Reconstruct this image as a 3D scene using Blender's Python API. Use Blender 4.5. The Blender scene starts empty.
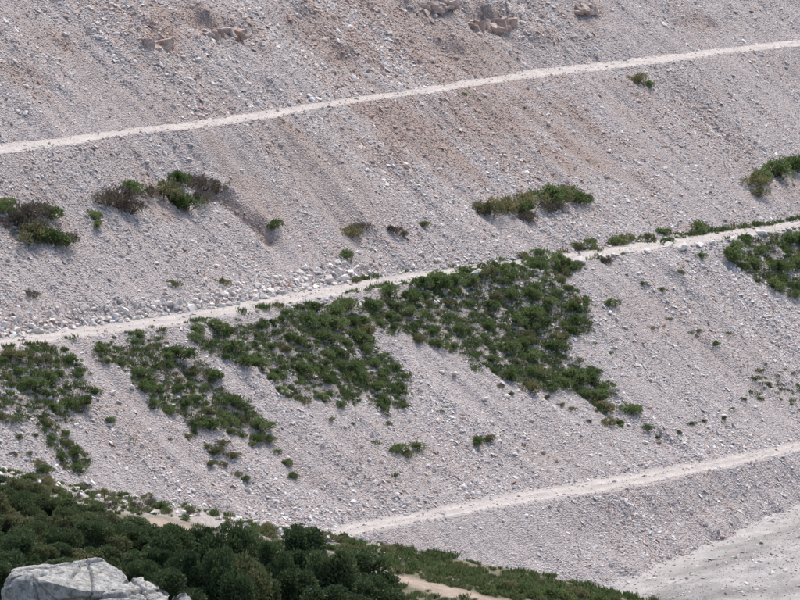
import bpy, bmesh, math, random
import numpy as np
from mathutils import Vector, Matrix
from mathutils.bvhtree import BVHTree
random.seed(7); rng = np.random.default_rng(7)
SC = bpy.context.scene
COL = SC.collection
# ---------------------------------------------------------------- camera, sky, sun, exposure
CZ = 75.0; PITCH = math.radians(7.0); F = 5000.0            # focal length in pixels of an 800 wide picture
cam = bpy.data.cameras.new('camera'); camo = bpy.data.objects.new('camera', cam); COL.objects.link(camo)
camo.location = (0, 0, CZ); camo.rotation_euler = (math.radians(90) - PITCH, 0, 0)
cam.sensor_width = 36; cam.lens = 36 * F / 800; cam.clip_start = 1; cam.clip_end = 20000
SC.camera = camo
SUN_EL, SUN_AZ = math.radians(60), math.radians(20)        # azimuth from +Y towards +X: high, behind the quarry
w = bpy.data.worlds.new('World'); SC.world = w; w.use_nodes = True
nt = w.node_tree; bg = nt.nodes['Background']
sky = nt.nodes.new('ShaderNodeTexSky'); sky.sky_type = 'NISHITA'; sky.sun_disc = False
sky.sun_elevation = SUN_EL; sky.sun_rotation = SUN_AZ; sky.dust_density = 2.0; sky.air_density = 1.0
nt.links.new(sky.outputs[0], bg.inputs[0]); bg.inputs[1].default_value = 0.075
sl = bpy.data.lights.new('sun', 'SUN'); sl.energy = 1.5; sl.angle = math.radians(20); sl.color = (1, .925, .83)
so = bpy.data.objects.new('sun', sl); COL.objects.link(so)
sd = Vector((math.sin(SUN_AZ) * math.cos(SUN_EL), math.cos(SUN_AZ) * math.cos(SUN_EL), math.sin(SUN_EL)))
so.rotation_euler = sd.to_track_quat('Z', 'Y').to_euler(); so.location = (0, 300, 200)
SC.view_settings.view_transform = 'Standard'; SC.view_settings.look = 'None'
SC.view_settings.exposure = 1.74; SC.view_settings.gamma = 1

# ---------------------------------------------------------------- helpers
def hsh(ix, iy, seed):
    n = (ix.astype(np.int64) * 374761393 + iy.astype(np.int64) * 668265263 + seed * 974711) & 0x7fffffff
    n = ((n ^ (n >> 13)) * 1274126177) & 0x7fffffff
    return ((n ^ (n >> 16)) & 0xffff) / 65535.0
def vn(x, y, seed=0):                                        # value noise -1..1
    x = np.asarray(x, float); y = np.asarray(y, float)
    ix = np.floor(x); iy = np.floor(y); fx = x - ix; fy = y - iy
    fx = fx * fx * (3 - 2 * fx); fy = fy * fy * (3 - 2 * fy)
    a = hsh(ix, iy, seed); b = hsh(ix + 1, iy, seed); c = hsh(ix, iy + 1, seed); d = hsh(ix + 1, iy + 1, seed)
    return 2 * ((a * (1 - fx) + b * fx) * (1 - fy) + (c * (1 - fx) + d * fx) * fy) - 1
def fbm(x, y, seed=0, o=4):
    r = 0; a = .5
    for i in range(o):
        r = r + a * vn(x * 2 ** i + 17.3 * i, y * 2 ** i - 9.1 * i, seed + i); a *= .55
    return r
def sm(x, a, b):
    t = np.clip((x - a) / (b - a), 0, 1); return t * t * (3 - 2 * t)
def tag(o, label=None, cat=None, group=None, kind=None):
    for k, v in (('label', label), ('category', cat), ('group', group), ('kind', kind)):
        if v: o[k] = v
    return o
def mesh_np(name, V, Q, mat=None, smooth=False, attrs=None):
    me = bpy.data.meshes.new(name)
    V = np.asarray(V, np.float32); Q = np.asarray(Q, np.int32); n = Q.shape[1]
    me.vertices.add(len(V)); me.vertices.foreach_set('co', V.ravel())
    me.loops.add(Q.size); me.loops.foreach_set('vertex_index', Q.ravel())
    me.polygons.add(len(Q)); me.polygons.foreach_set('loop_start', np.arange(0, Q.size, n, dtype=np.int32))
    me.polygons.foreach_set('use_smooth', np.full(len(Q), smooth))
    me.update(calc_edges=True)
    for k, a in (attrs or {}).items():
        at = me.attributes.new(k, 'FLOAT', 'POINT'); at.data.foreach_set('value', np.asarray(a, np.float32).ravel())
    if mat: me.materials.append(mat)
    return me
def obj(name, me, parent=None, loc=None):
    o = bpy.data.objects.new(name, me); COL.objects.link(o)
    if parent: o.parent = parent
    if loc is not None: o.location = loc
    return o
def empty(name, loc, rz=0, sc=1, rot=None):
    o = bpy.data.objects.new(name, None); COL.objects.link(o); o.location = loc
    o.rotation_euler = rot or (0, 0, rz); o.scale = (sc, sc, sc) if not hasattr(sc, '__len__') else sc
    o.empty_display_size = .2
    return o

ORD = ['largest', 'second largest', 'third largest', 'fourth largest', 'fifth largest', 'sixth largest', 'seventh largest', 'eighth largest', 'ninth largest', 'tenth largest', 'eleventh largest', 'twelfth largest', 'thirteenth largest', 'fourteenth largest', 'fifteenth largest', 'sixteenth largest', 'seventeenth largest', 'eighteenth largest', 'nineteenth largest', 'twentieth largest']
CNT = ['first', 'second', 'third', 'fourth', 'fifth', 'sixth', 'seventh', 'eighth', 'ninth', 'tenth', 'eleventh', 'twelfth', 'thirteenth', 'fourteenth', 'fifteenth', 'sixteenth', 'seventeenth', 'eighteenth', 'nineteenth', 'twentieth']
for i_ in range(1, 30):
    w_ = ['', 'twenty', 'thirty', 'forty'][(20 + i_) // 10 - 1] if i_ % 10 else ['thirtieth', 'fortieth'][i_ // 10 - 1]
    ORD.append((w_ + ('-' + CNT[i_ % 10 - 1] if i_ % 10 else '')) + ' largest')
def to_px(p):
    x, y, z = p[0], p[1], p[2] - CZ
    d = y * math.cos(PITCH) - z * math.sin(PITCH); up = y * math.sin(PITCH) + z * math.cos(PITCH)
    return 400 + F * x / d, 300 - F * up / d
def by_cells(objs, what, where, cols, rows):
    """name each of a patch by the part of the patch it stands in and its size rank there"""
    P = [to_px(o.location) for o in objs]
    u0, u1 = min(p[0] for p in P), max(p[0] for p in P); v0, v1 = min(p[1] for p in P), max(p[1] for p in P)
    cells = {}
    for o, (u, v) in zip(objs, P):
        c = cols[min(len(cols) - 1, int((u - u0) / (u1 - u0 + 1e-6) * len(cols)))]; r = rows[min(len(rows) - 1, int((v - v0) / (v1 - v0 + 1e-6) * len(rows)))]
        cells.setdefault((r + ' ' + c).strip(), []).append(o)
    for c, L in cells.items():
        L.sort(key=lambda o: -o.scale[0])
        for i, o in enumerate(L): o['label'] = f"{(ORD[i] + ' ') if len(L) > 1 and i < len(ORD) else ('' if len(L) == 1 else 'small ')}{what} in the {c} part of the {where}".replace('  ', ' ')
# ---------------------------------------------------------------- materials
class NT:
    def __init__(s, name):
        s.m = bpy.data.materials.new(name); s.m.use_nodes = True; s.t = s.m.node_tree
        s.b = s.t.nodes['Principled BSDF']
    def n(s, typ, ins=None, **kw):
        q = s.t.nodes.new(typ)
        for k, v in kw.items(): setattr(q, k, v)
        for k, v in (ins or {}).items():
            if hasattr(v, 'links') or isinstance(v, bpy.types.NodeSocket): s.t.links.new(v, q.inputs[k])
            else: q.inputs[k].default_value = v
        return q
    def link(s, a, b): s.t.links.new(a, b)
    def mix(s, f, a, b, blend='MIX'):
        q = s.n('ShaderNodeMix', data_type='RGBA', blend_type=blend)
        for i, v in ((0, f), (6, a), (7, b)):
            if isinstance(v, bpy.types.NodeSocket): s.link(v, q.inputs[i])
            else: q.inputs[i].default_value = v if i == 0 else (*v, 1)
        return q.outputs[2]
    def math(s, op, a, b=0.0):
        q = s.n('ShaderNodeMath', operation=op)
        for i, v in ((0, a), (1, b)):
            if isinstance(v, bpy.types.NodeSocket): s.link(v, q.inputs[i])
            else: q.inputs[i].default_value = v
        return q.outputs[0]
    def attr(s, name, inst=False):
        q = s.n('ShaderNodeAttribute', attribute_name=name); q.attribute_type = 'INSTANCER' if inst else 'GEOMETRY'
        return q.outputs['Fac']
    def noise(s, vec, scale, detail=4, rough=.55):
        return s.n('ShaderNodeTexNoise', {'Vector': vec, 'Scale': scale, 'Detail': detail, 'Roughness': rough}).outputs[0]
    def ramp(s, fac, stops, interp='LINEAR'):
        q = s.n('ShaderNodeValToRGB', {'Fac': fac}); q.color_ramp.interpolation = interp
        e = q.color_ramp.elements
        while len(e) < len(stops): e.new(.5)
        for i, (p, c) in enumerate(stops): e[i].position = p; e[i].color = (*c, 1)
        return q.outputs[0]
    def pos(s): return s.n('ShaderNodeNewGeometry').outputs['Position']
    def bump(s, h, strength, dist):
        q = s.n('ShaderNodeBump', {'Height': h, 'Strength': strength, 'Distance': dist}); s.link(q.outputs[0], s.b.inputs['Normal'])
    def done(s, col, rough=.95, spec=.2):
        if isinstance(col, bpy.types.NodeSocket): s.link(col, s.b.inputs['Base Color'])
        else: s.b.inputs['Base Color'].default_value = (*col, 1)
        s.b.inputs['Roughness'].default_value = rough; s.b.inputs['Specular IOR Level'].default_value = spec
        return s.m
GREY, PALE, PINK, BROWN, RUST, SOIL = (.44, .395, .385), (.66, .60, .57), (.42, .35, .325), (.25, .175, .135), (.27, .13, .085), (.25, .22, .185)
def scree_ground_mat():
    k = NT('scree_ground'); p = k.pos()
    c = k.ramp(k.noise(p, 3.0, 6, .7), [(.25, (.21, .185, .18)), (.5, (.36, .32, .31)), (.75, (.50, .45, .43))])
    vor = k.n('ShaderNodeTexVoronoi', {'Vector': p, 'Scale': 7.0})
    c = k.mix(.45, c, k.ramp(vor.outputs['Color'], [(0, (.17, .15, .145)), (.5, (.37, .33, .32)), (1, (.6, .54, .52))]))
    st = k.math('MULTIPLY', k.attr('stain'), .8)
    c = k.mix(st, c, k.mix(k.noise(p, .8, 4), (.27, .20, .165), (.38, .31, .27)))
    c = k.mix(k.math('MULTIPLY', k.attr('green'), .55), c, SOIL)
    h = k.math('ADD', k.math('MULTIPLY', vor.outputs['Distance'], -1.2), k.noise(p, 12, 3))
    k.bump(h, 1, .12)
    return k.done(c)
def stone_mat(name, inst=True, big=False):
    k = NT(name); p = k.pos()
    rnd = k.n('ShaderNodeObjectInfo').outputs['Random']
    c = k.ramp(rnd, [(0, (.30, .272, .255)), (.2, (.43, .397, .375)), (.5, (.50, .463, .435)), (.72, (.53, .47, .435)), (.86, (.60, .56, .53)), (1, (.67, .635, .605))])
    brown = k.ramp(rnd, [(0, (.24, .165, .135)), (.3, (.35, .265, .225)), (.6, (.43, .33, .285)), (.8, (.31, .20, .155)), (1, (.50, .41, .355))])
    if inst:
        st = k.attr('stain', True)
        r2 = k.math('FRACT', k.math('MULTIPLY', rnd, 37.7))
        q = k.math('LESS_THAN', r2, k.math('ADD', k.math('MULTIPLY', st, .95), .05))
        c = k.mix(q, c, brown)
        c = k.mix(k.math('MULTIPLY', k.attr('tone', True), .55), c, (.285, .26, .25))
    else:
        st = k.ramp(k.noise(p, .9, 4), [(.55, (0, 0, 0)), (.75, (1, 1, 1))])
        c = k.mix(.45, c, (.64, .57, .50)); c = k.mix(k.math('MULTIPLY', st, .4), c, (.46, .36, .29))
    c = k.mix(.5, c, k.ramp(k.noise(p, 6 if big else 14, 5, .7), [(.3, (.3, .3, .3)), (.7, (.9, .9, .9))]), 'OVERLAY')
    k.bump(k.noise(p, 9 if big else 25, 4, .7), .6, .06 if big else .03)
    return k.done(c, .9)
def track_mat(name, a, b, rough=(.29, .265, .255)):
    k = NT(name); p = k.pos()
    c = k.mix(k.ramp(k.noise(p, .9, 6, .65), [(.35, (0, 0, 0)), (.65, (1, 1, 1))]), a, b)
    c = k.mix(k.ramp(k.noise(p, 6, 5, .75), [(.5, (0, 0, 0)), (.75, (.7, .7, .7))]), c, (.36, .33, .32))
    c = k.mix(k.math('MULTIPLY', k.attr('rough'), .8), c, rough)
    c = k.mix(k.math('MULTIPLY', k.attr('green'), .6), c, SOIL)
    k.bump(k.noise(p, 9, 5, .7), .9, .08)
    return k.done(c)
def leaf_mat(name, cols, trans=.42):
    k = NT(name); p = k.pos()
    rnd = k.n('ShaderNodeObjectInfo').outputs['Random']
    isl = k.n('ShaderNodeNewGeometry').outputs['Random Per Island']
    f = k.math('ADD', k.math('MULTIPLY', isl, .45), k.math('MULTIPLY', rnd, .55))
    n = len(cols)
    c = k.ramp(f, [(i / (n - 1), cc) for i, cc in enumerate(cols)])
    m = k.done(c, .7, .25)
    tr = k.n('ShaderNodeBsdfTranslucent', {'Color': c}); ms = k.n('ShaderNodeMixShader', {0: trans})
    k.link(k.b.outputs[0], ms.inputs[1]); k.link(tr.outputs[0], ms.inputs[2])
    k.link(ms.outputs[0], k.t.nodes['Material Output'].inputs[0])
    return m
M = dict(
    scree=scree_ground_mat(), stone=stone_mat('scree_stone'), boulder=stone_mat('boulder_limestone', False, True),
    track=track_mat('pale_gravel_track', (.47, .43, .395), (.37, .335, .31)),
    floor=track_mat('quarry_floor_dust', (.41, .385, .365), (.28, .262, .25), (.17, .16, .15)),
    leaf=leaf_mat('shrub_leaf', [(.066, .096, .036), (.098, .140, .05), (.138, .184, .07), (.205, .245, .11)]),
    olive=leaf_mat('olive_leaf', [(.085, .092, .045), (.13, .135, .065), (.19, .18, .085), (.24, .215, .12)]),
    dead=leaf_mat('dry_twig', [(.095, .08, .065), (.15, .12, .092), (.19, .155, .115), (.11, .115, .07)], .1),
    dark=leaf_mat('evergreen_leaf', [(.034, .054, .025), (.054, .082, .034), (.08, .112, .046), (.125, .155, .07)], .3),
    bushleaf=leaf_mat('heath_leaf', [(.045, .068, .03), (.068, .096, .038), (.105, .125, .052), (.17, .155, .085)], .35),
    grass=leaf_mat('grass_blade', [(.085, .12, .045), (.13, .175, .065), (.18, .215, .09), (.26, .245, .14)], .45))
k = NT('bark'); M['bark'] = k.done(k.ramp(k.noise(k.pos(), 8), [(.3, (.05, .04, .032)), (.7, (.13, .105, .085))]))
k = NT('brown_rock'); p_ = k.pos()
c_ = k.ramp(k.noise(p_, 1.3, 6, .7), [(.3, (.27, .175, .135)), (.46, (.40, .295, .245)), (.64, (.53, .46, .42))])
k.bump(k.noise(p_, 5, 6, .7), 1, .12); M['brownrock'] = k.done(c_)
k = NT('grey_lichen_rock'); p_ = k.pos()
c_ = k.ramp(k.noise(p_, 4.5, 9, .75), [(.34, (.24, .23, .205)), (.47, (.48, .46, .42)), (.58, (.66, .64, .595))])
c_ = k.mix(k.ramp(k.noise(p_, 24, 5, .7), [(.56, (0, 0, 0)), (.62, (.8, .8, .8))]), c_, (.15, .15, .14))
c_ = k.mix(k.ramp(k.noise(p_, 7, 6, .75), [(.5, (0, 0, 0)), (.66, (.8, .8, .8))]), c_, (.14, .14, .14))
c_ = k.mix(k.ramp(k.noise(p_, 3.1, 3, .5), [(.64, (0, 0, 0)), (.72, (.7, .7, .7))]), c_, (.35, .25, .16))
h_ = k.noise(p_, 6, 9, .8)
k.bump(h_, 1, .12); M['grey'] = k.done(c_)
k = NT('hill_soil'); p_ = k.pos()
c_ = k.ramp(k.noise(p_, .35, 6, .6), [(.3, (.07, .072, .04)), (.5, (.13, .115, .075)), (.7, (.22, .19, .145))])
c_ = k.mix(k.attr('bare'), c_, k.ramp(k.noise(p_, 1.3, 6, .7), [(.3, (.27, .205, .155)), (.6, (.36, .29, .23)), (.8, (.44, .38, .32))]))
c_ = k.mix(k.math('MULTIPLY', k.attr('crest'), .85), c_, k.ramp(k.noise(p_, 4, 6, .75), [(.3, (.22, .19, .17)), (.55, (.40, .36, .34)), (.75, (.58, .54, .51))]))
k.bump(k.noise(p_, 4, 6, .7), 1, .15); M['hill'] = k.done(c_)

# ---------------------------------------------------------------- quarry geometry
A = math.radians(52); cA, sA = math.cos(A), math.sin(A)     # strike direction of the benches
O = np.array([0., 360.])
def st2xy(s, t): return O[0] + s * cA + t * sA, O[1] + s * sA - t * cA
def xy2st(x, y): return (x - O[0]) * cA + (y - O[1]) * sA, (x - O[0]) * sA - (y - O[1]) * cA
def ray(u, v):
    return np.array([(u - 400) / F, math.cos(PITCH) - (v - 300) / F * math.sin(PITCH), -math.sin(PITCH) - (v - 300) / F * math.cos(PITCH)])
def hit_road(u, v, z0, k):
    d = ray(u, v); S = np.array([cA, sA]); l = (z0 - k * (O @ S)) / (d[2] - k * (d[:2] @ S)); P = l * d
    return ((P[:2] - O) @ S, xy2st(P[0], P[1])[1])
ROADZ = {1: (-32.8, .013), 2: (-43.6, 0.), 3: (-55.5, -.012), 4: (-59.3, .045)}
ROADPX = {'1i': [(0, 143), (60, 139), (100, 132), (200, 121), (265, 111), (330, 101), (400, 91), (470, 80), (530, 70), (600, 62), (680, 53), (800, 39)],
  '1o': [(0, 153), (50, 149), (100, 139), (135, 134), (200, 128), (265, 119), (320, 109), (380, 99), (430, 93), (470, 87), (530, 78), (600, 70), (680, 61), (740, 52), (800, 46)],
  '2i': [(0, 338), (60, 330), (120, 321), (180, 313), (240, 302), (300, 291), (340, 283), (400, 273), (470, 265), (560, 254), (600, 248), (680, 236), (720, 230), (800, 219)],
  '2o': [(0, 351), (60, 340), (120, 333), (180, 325), (240, 314), (300, 303), (340, 296), (400, 285), (470, 276), (560, 266), (600, 259), (680, 247), (720, 241), (800, 230)],
  '3i': [(330, 527), (400, 514), (470, 499), (530, 489), (600, 477), (660, 467), (720, 456), (800, 441)],
  '3o': [(330, 541), (400, 528), (470, 513), (530, 504), (600, 493), (660, 483), (720, 469), (800, 453)],
  '4i': [(590, 590), (640, 572), (690, 553), (740, 532), (800, 504)]}
S0, S1, DS = -85.0, 125.0, 0.36
SS = np.arange(S0, S1, DS)
def road_t(key):
    z0, kk = ROADZ[int(key[0])]
    q = np.array(sorted(hit_road(u, v, z0, kk) for u, v in ROADPX[key]))
    t = np.interp(SS, q[:, 0], q[:, 1])
    n = int(7 / DS); ker = np.hanning(2 * n + 1); ker /= ker.sum()
    t = np.convolve(np.pad(t, n, mode='edge'), ker, mode='valid')
    return t + (.9 if key[0] == '4' else .5) * fbm(SS * .4, SS * 0, sum(map(ord, key))) + .22 * vn(SS * 1.5, SS * 0, 5 + ord(key[1]))
def road_z(i, s):
    z0, kk = ROADZ[i]
    return z0 + kk * np.clip(s, -75, 90) + CZ
T = {k_: road_t(k_) for k_ in ROADPX}
T['1o'] = np.maximum(T['1o'], T['1i'] + 2.6)
top_t = T['1i'] - 44; T['4o'] = T['4i'] + 3.4
B = [('top', top_t, road_z(1, SS) + 44 * .66)]
for key in ('1i', '1o', '2i', '2o', '3i', '3o', '4i', '4o'): B.append((key, T[key], road_z(int(key[0]), SS)))
B.append(('end', T['4o'] + 42, road_z(4, SS) - 1.6))
SEG = ['upper', 'track1', 'mid', 'track2', 'low', 'track3', 'foot', 'track4', 'floor']
NK = [150, 13, 64, 15, 72, 18, 36, 12, 150]
def blob_list(pix, seg): return [(xy2st(*hp[:2]) if hp is not None else None) for hp in pix]
def flat_hit(u, v):                                          # a photo pixel on the even upper slope
    d = ray(u, v); ys_ = np.linspace(360, 480, 1200); xx, zz = d[0] / d[1] * ys_, CZ + d[2] / d[1] * ys_
    s_, t_ = xy2st(xx, ys_); ti = np.interp(s_, SS, T['1i']); zs = road_z(1, s_) + (ti - t_) * .66
    i_ = int(np.argmax(zs > zz)); return s_[i_], t_[i_]
LEDGE = [(flat_hit(492, 22), 4.0, 1.8), (flat_hit(432, 4), 3.2, 1.5), (flat_hit(205, 30), 5.5, 1.1), (flat_hit(157, 42), 1.8, .8), (flat_hit(588, 8), 2.2, 1.1), (flat_hit(310, 18), 4, .7), (flat_hit(12, 76), 2, .7), (flat_hit(452, 44), 3, .7), (flat_hit(60, 40), 2.5, .7), (flat_hit(350, 50), 3, .6), (flat_hit(700, 20), 3, .6), (flat_hit(545, 40), 2.5, .6)]
def TYRE(s, t):                                             # wheel marks that sweep over the pit floor
    r_ = 0
    for q in (32, 33.7, 36.5, 38.2, 42, 43.7, 47, 48.8): r_ = r_ + np.exp(-((t - q - 2.2 * np.sin(s * .06 + q * .2) - .03 * s) / .38) ** 2)
    return r_
def mid_hit(u, v):                                           # a photo pixel on the even slope between top and middle tracks
    d = ray(u, v); ys_ = np.linspace(300, 460, 1600); xx, zz = d[0] / d[1] * ys_, CZ + d[2] / d[1] * ys_
    s_, t_ = xy2st(xx, ys_); ta_, tb_ = np.interp(s_, SS, T['1o']), np.interp(s_, SS, T['2i']); g = np.clip((t_ - ta_) / (tb_ - ta_), 0, 1)
    i_ = int(np.argmax(road_z(1, s_) * (1 - g) + road_z(2, s_) * g - .5 * np.sin(np.pi * g) > zz)); return s_[i_], t_[i_]
SCARP = [mid_hit(*q) for q in ((186, 176), (208, 186), (228, 199), (246, 214), (262, 230), (274, 242))]
def scarp(s, t):                                             # distance to the scarp line, positive on its uphill side
    sc_, tc_ = zip(*sorted(SCARP, key=lambda q: q[1])); l_ = np.interp(t, tc_, sc_) + .35 * vn(t * .9, t * 0, 76)
    return s - l_, sm(t, tc_[0] - .8, tc_[0] + .8) * sm(t, tc_[-1] + .8, tc_[-1] - .8)
grids = {}
for i, (nm, K) in enumerate(zip(SEG, NK)):
    ta, za = B[i][1], B[i][2]; tb, zb = B[i + 1][1], B[i + 1][2]
    fr = np.linspace(0, 1, K + 1)[None, :]
    t = ta[:, None] * (1 - fr) + tb[:, None] * fr
    z = za[:, None] * (1 - fr) + zb[:, None] * fr
    s = np.repeat(SS[:, None], K + 1, 1)
    run = (tb - ta)[:, None]
    if nm in ('upper', 'mid', 'low', 'foot'):
        e = np.minimum(fr, 1 - fr) * run
        if nm == 'upper': e = (1 - fr) * run
        m = sm(e, 0, 3.0)
        # fall lines: rills and ribs run down the slope (constant s), slightly wandering
        ws = s + .8 * vn(t * .12, s * .05, 3)
        dz = .42 * fbm(ws * .22, t * .035, 11) + .22 * fbm(ws * .7, t * .09, 12, 3) + .6 * fbm(s * .06, t * .07, 13, 3) + .07 * vn(s * 1.7, t * 1.7, 15) + .2 * fbm(ws * 1.05, t * .13, 16, 2)
        dz = dz - .5 * np.sin(np.pi * np.clip(fr, 0, 1)) * (0 if nm in ('upper',) else 1)
        if nm == 'upper':
            rid = np.abs(fbm(ws * .11 + .3 * fbm(s * .1, t * .1, 33), t * .05, 21))
            dz = dz + 1.1 * (.35 - rid) * sm((1 - fr) * run, 4, 12) + .5 * fbm(s * .35, t * .2, 23)
        for (ls, lt), la, lh in LEDGE:
            e_ = .6 * lh * np.exp(-((s - ls) / la) ** 2) * (1 + .5 * vn(s * 1.3, s * 0, 19)); lt2 = lt + .9 * vn(s * .6, s * 0, 18)
            dz = dz + e_ * sm(t, lt2 - 5, lt2) * sm(t, lt2 + .5, lt2)
        if nm == 'mid':
            q_, m_ = scarp(s, t); dz = dz + m_ * (-.65 * np.exp(-((q_ + .5) / .7) ** 2) + .35 * np.exp(-((q_ - .7) / .8) ** 2))
        if nm == 'foot': dz *= .6
        z = z + dz * m
    elif nm == 'floor':
        m = sm(fr * run, 0, 3)
        z = z + m * (.5 * fbm(s * .08, t * .12, 41) + .15 * fbm(s * .3, t * .5, 42) + .12 * fbm(s * .12, t * 1.1, 43) - .09 * TYRE(s, t) - .5 * sm(fr * run, 0, 8))
    else:
        x = fr * run
        rut = np.exp(-((fr - .3) / .09) ** 2) + np.exp(-((fr - .68) / .09) ** 2)
        berm = np.exp(-((fr - .97) / .035) ** 2)
        m = np.sin(np.pi * fr) ** .5
        z = z + (-.11 * rut + .07 * vn(s * .6, t * .8, 51) + .03 * vn(s * 2.3, t * 2.3, 52)) * m + .10 * berm * (1 + vn(s * .8, s * 0, 53)) * np.where(fr < 1, 1, 0)
    grids[nm] = (s, t, z, fr)
faces_all, verts_all, off = [], [], 0
def quads(n, mm):
    a = np.arange(n * mm).reshape(n, mm)
    return np.stack([a[:-1, :-1], a[1:, :-1], a[1:, 1:], a[:-1, 1:]], -1).reshape(-1, 4)[:, ::-1]
for nm, (s, t, z, fr) in grids.items():
    x, y = st2xy(s, t); V = np.stack([x, y, z], -1).reshape(-1, 3)
    Q = quads(*s.shape); grids[nm] = (s, t, z, fr, V, Q)
    verts_all.append(V); faces_all.append(Q + off); off += len(V)
VA = np.concatenate(verts_all); FA = np.concatenate(faces_all)
bvh = BVHTree.FromPolygons([tuple(v) for v in VA.tolist()], FA.tolist())
CAMP = Vector((0, 0, CZ))
def hit(u, v):
    d = Vector(ray(u, v)).normalized(); h = bvh.ray_cast(CAMP, d)
    return h[0], h[1]
def drop(x, y):
    h = bvh.ray_cast(Vector((x, y, 400)), Vector((0, 0, -1))); return h[0], h[1]
def px_st(u, v):
    h = hit(u, v)[0]; return None if h is None else xy2st(h.x, h.y)
def inpoly(px, py, poly):
    px = np.asarray(px); r = np.zeros(px.shape, bool); n = len(poly)
    for i in range(n):
        x1, y1 = poly[i]; x2, y2 = poly[i - 1]
        c = ((y1 > py) != (y2 > py)) & (px < (x2 - x1) * (py - y1) / ((y2 - y1) or 1e-9) + x1); r ^= c
    return r
# shrub patches of the slope (outlines in photo pixels, dropped onto the slope and kept as places on it)
PATCH = {
 'A': [(0, 355), (25, 348), (60, 346), (72, 362), (100, 394), (81, 404), (67, 414), (75, 452), (91, 476), (78, 478), (61, 458), (44, 432), (34, 418), (0, 421)],
 'B': [(101, 343), (142, 333), (169, 339), (179, 354), (206, 371), (219, 387), (236, 401), (260, 418), (268, 438), (236, 435), (202, 431), (186, 425), (182, 408), (162, 414), (148, 404), (135, 387), (138, 377), (115, 371), (98, 357)],
 'D': [(182, 336), (232, 324), (300, 311), (350, 302), (364, 318), (376, 340), (388, 362), (402, 377), (403, 408), (388, 418), (372, 402), (346, 408), (319, 399), (285, 391), (265, 374), (235, 362), (200, 350)],
 'E': [(362, 302), (385, 294), (402, 290), (447, 277), (481, 273), (535, 264), (572, 262), (575, 270), (560, 282), (575, 293), (594, 303), (584, 318), (588, 330), (566, 345), (570, 364), (599, 370), (610, 394), (606, 414), (590, 402), (564, 388), (530, 392), (501, 378), (484, 367), (464, 357), (434, 347), (410, 340), (376, 325), (360, 307)],
 'F': [(722, 250), (745, 240), (800, 236), (830, 250), (830, 300), (795, 296), (765, 285), (746, 275)],
 'G': [(748, 372), (775, 368), (800, 360), (830, 365), (830, 415), (790, 412), (765, 402)]}
PST = {k_: [px_st(min(u, 799.5), v) if u <= 800 else (lambda q: (q[0] + (u - 800) / 9., q[1]))(px_st(799, v)) for u, v in P] for k_, P in PATCH.items()}
# stains and bare pale runs: (photo pixel, half width along strike m, half length down slope m, strength)
STAIN = [((395, 130), 7, 5, .9), ((440, 160), 5, 6, .6), ((500, 110), 6, 4, .75), ((560, 125), 7, 6, .55), ((600, 150), 4, 5, .5), ((380, 112), 5, 3, .8),
  ((470, 60), 6, 4, .5), ((430, 35), 5, 4, .6), ((340, 45), 4, 3, .45), ((620, 100), 5, 4, .5), ((200, 30), 6, 3, .6), ((55, 45), 3, 5, .45), ((15, 75), 2.5, 4, .6),
  ((580, 20), 3, 3, .7), ((700, 95), 4, 4, .35), ((110, 150), 4, 3, .4), ((250, 190), 2.5, 4, .7), ((120, 430), 3, 4, .35), ((265, 440), 1.2, 4, .5), ((705, 478), 2, 2.5, .55),
  ((430, 460), 8, 3, .3), ((560, 450), 7, 3, .3), ((680, 330), 8, 5, .35), ((520, 165), 5, 6, .4), ((300, 140), 4, 5, .3), ((440, 45), 16, 9, .4), ((470, 125), 17, 7, .38), ((330, 25), 8, 6, .3), ((700, 130), 9, 7, .22), ((40, 232), 4, 3, .5), ((150, 197), 5, 2, .6)]
STAINST = [(px_st(*p), a, b, w_) for p, a, b, w_ in STAIN]
BARE = [((115, 385), 3.2, 9), ((235, 420), 3, 8), ((440, 370), 3, 8), ((90, 110), 9, 5), ((330, 175), 7, 5), ((560, 470), 9, 3), ((740, 40), 8, 5), ((470, 545), 12, 3)]
BAREST = [(px_st(*p), a, b) for p, a, b in BARE]
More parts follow.
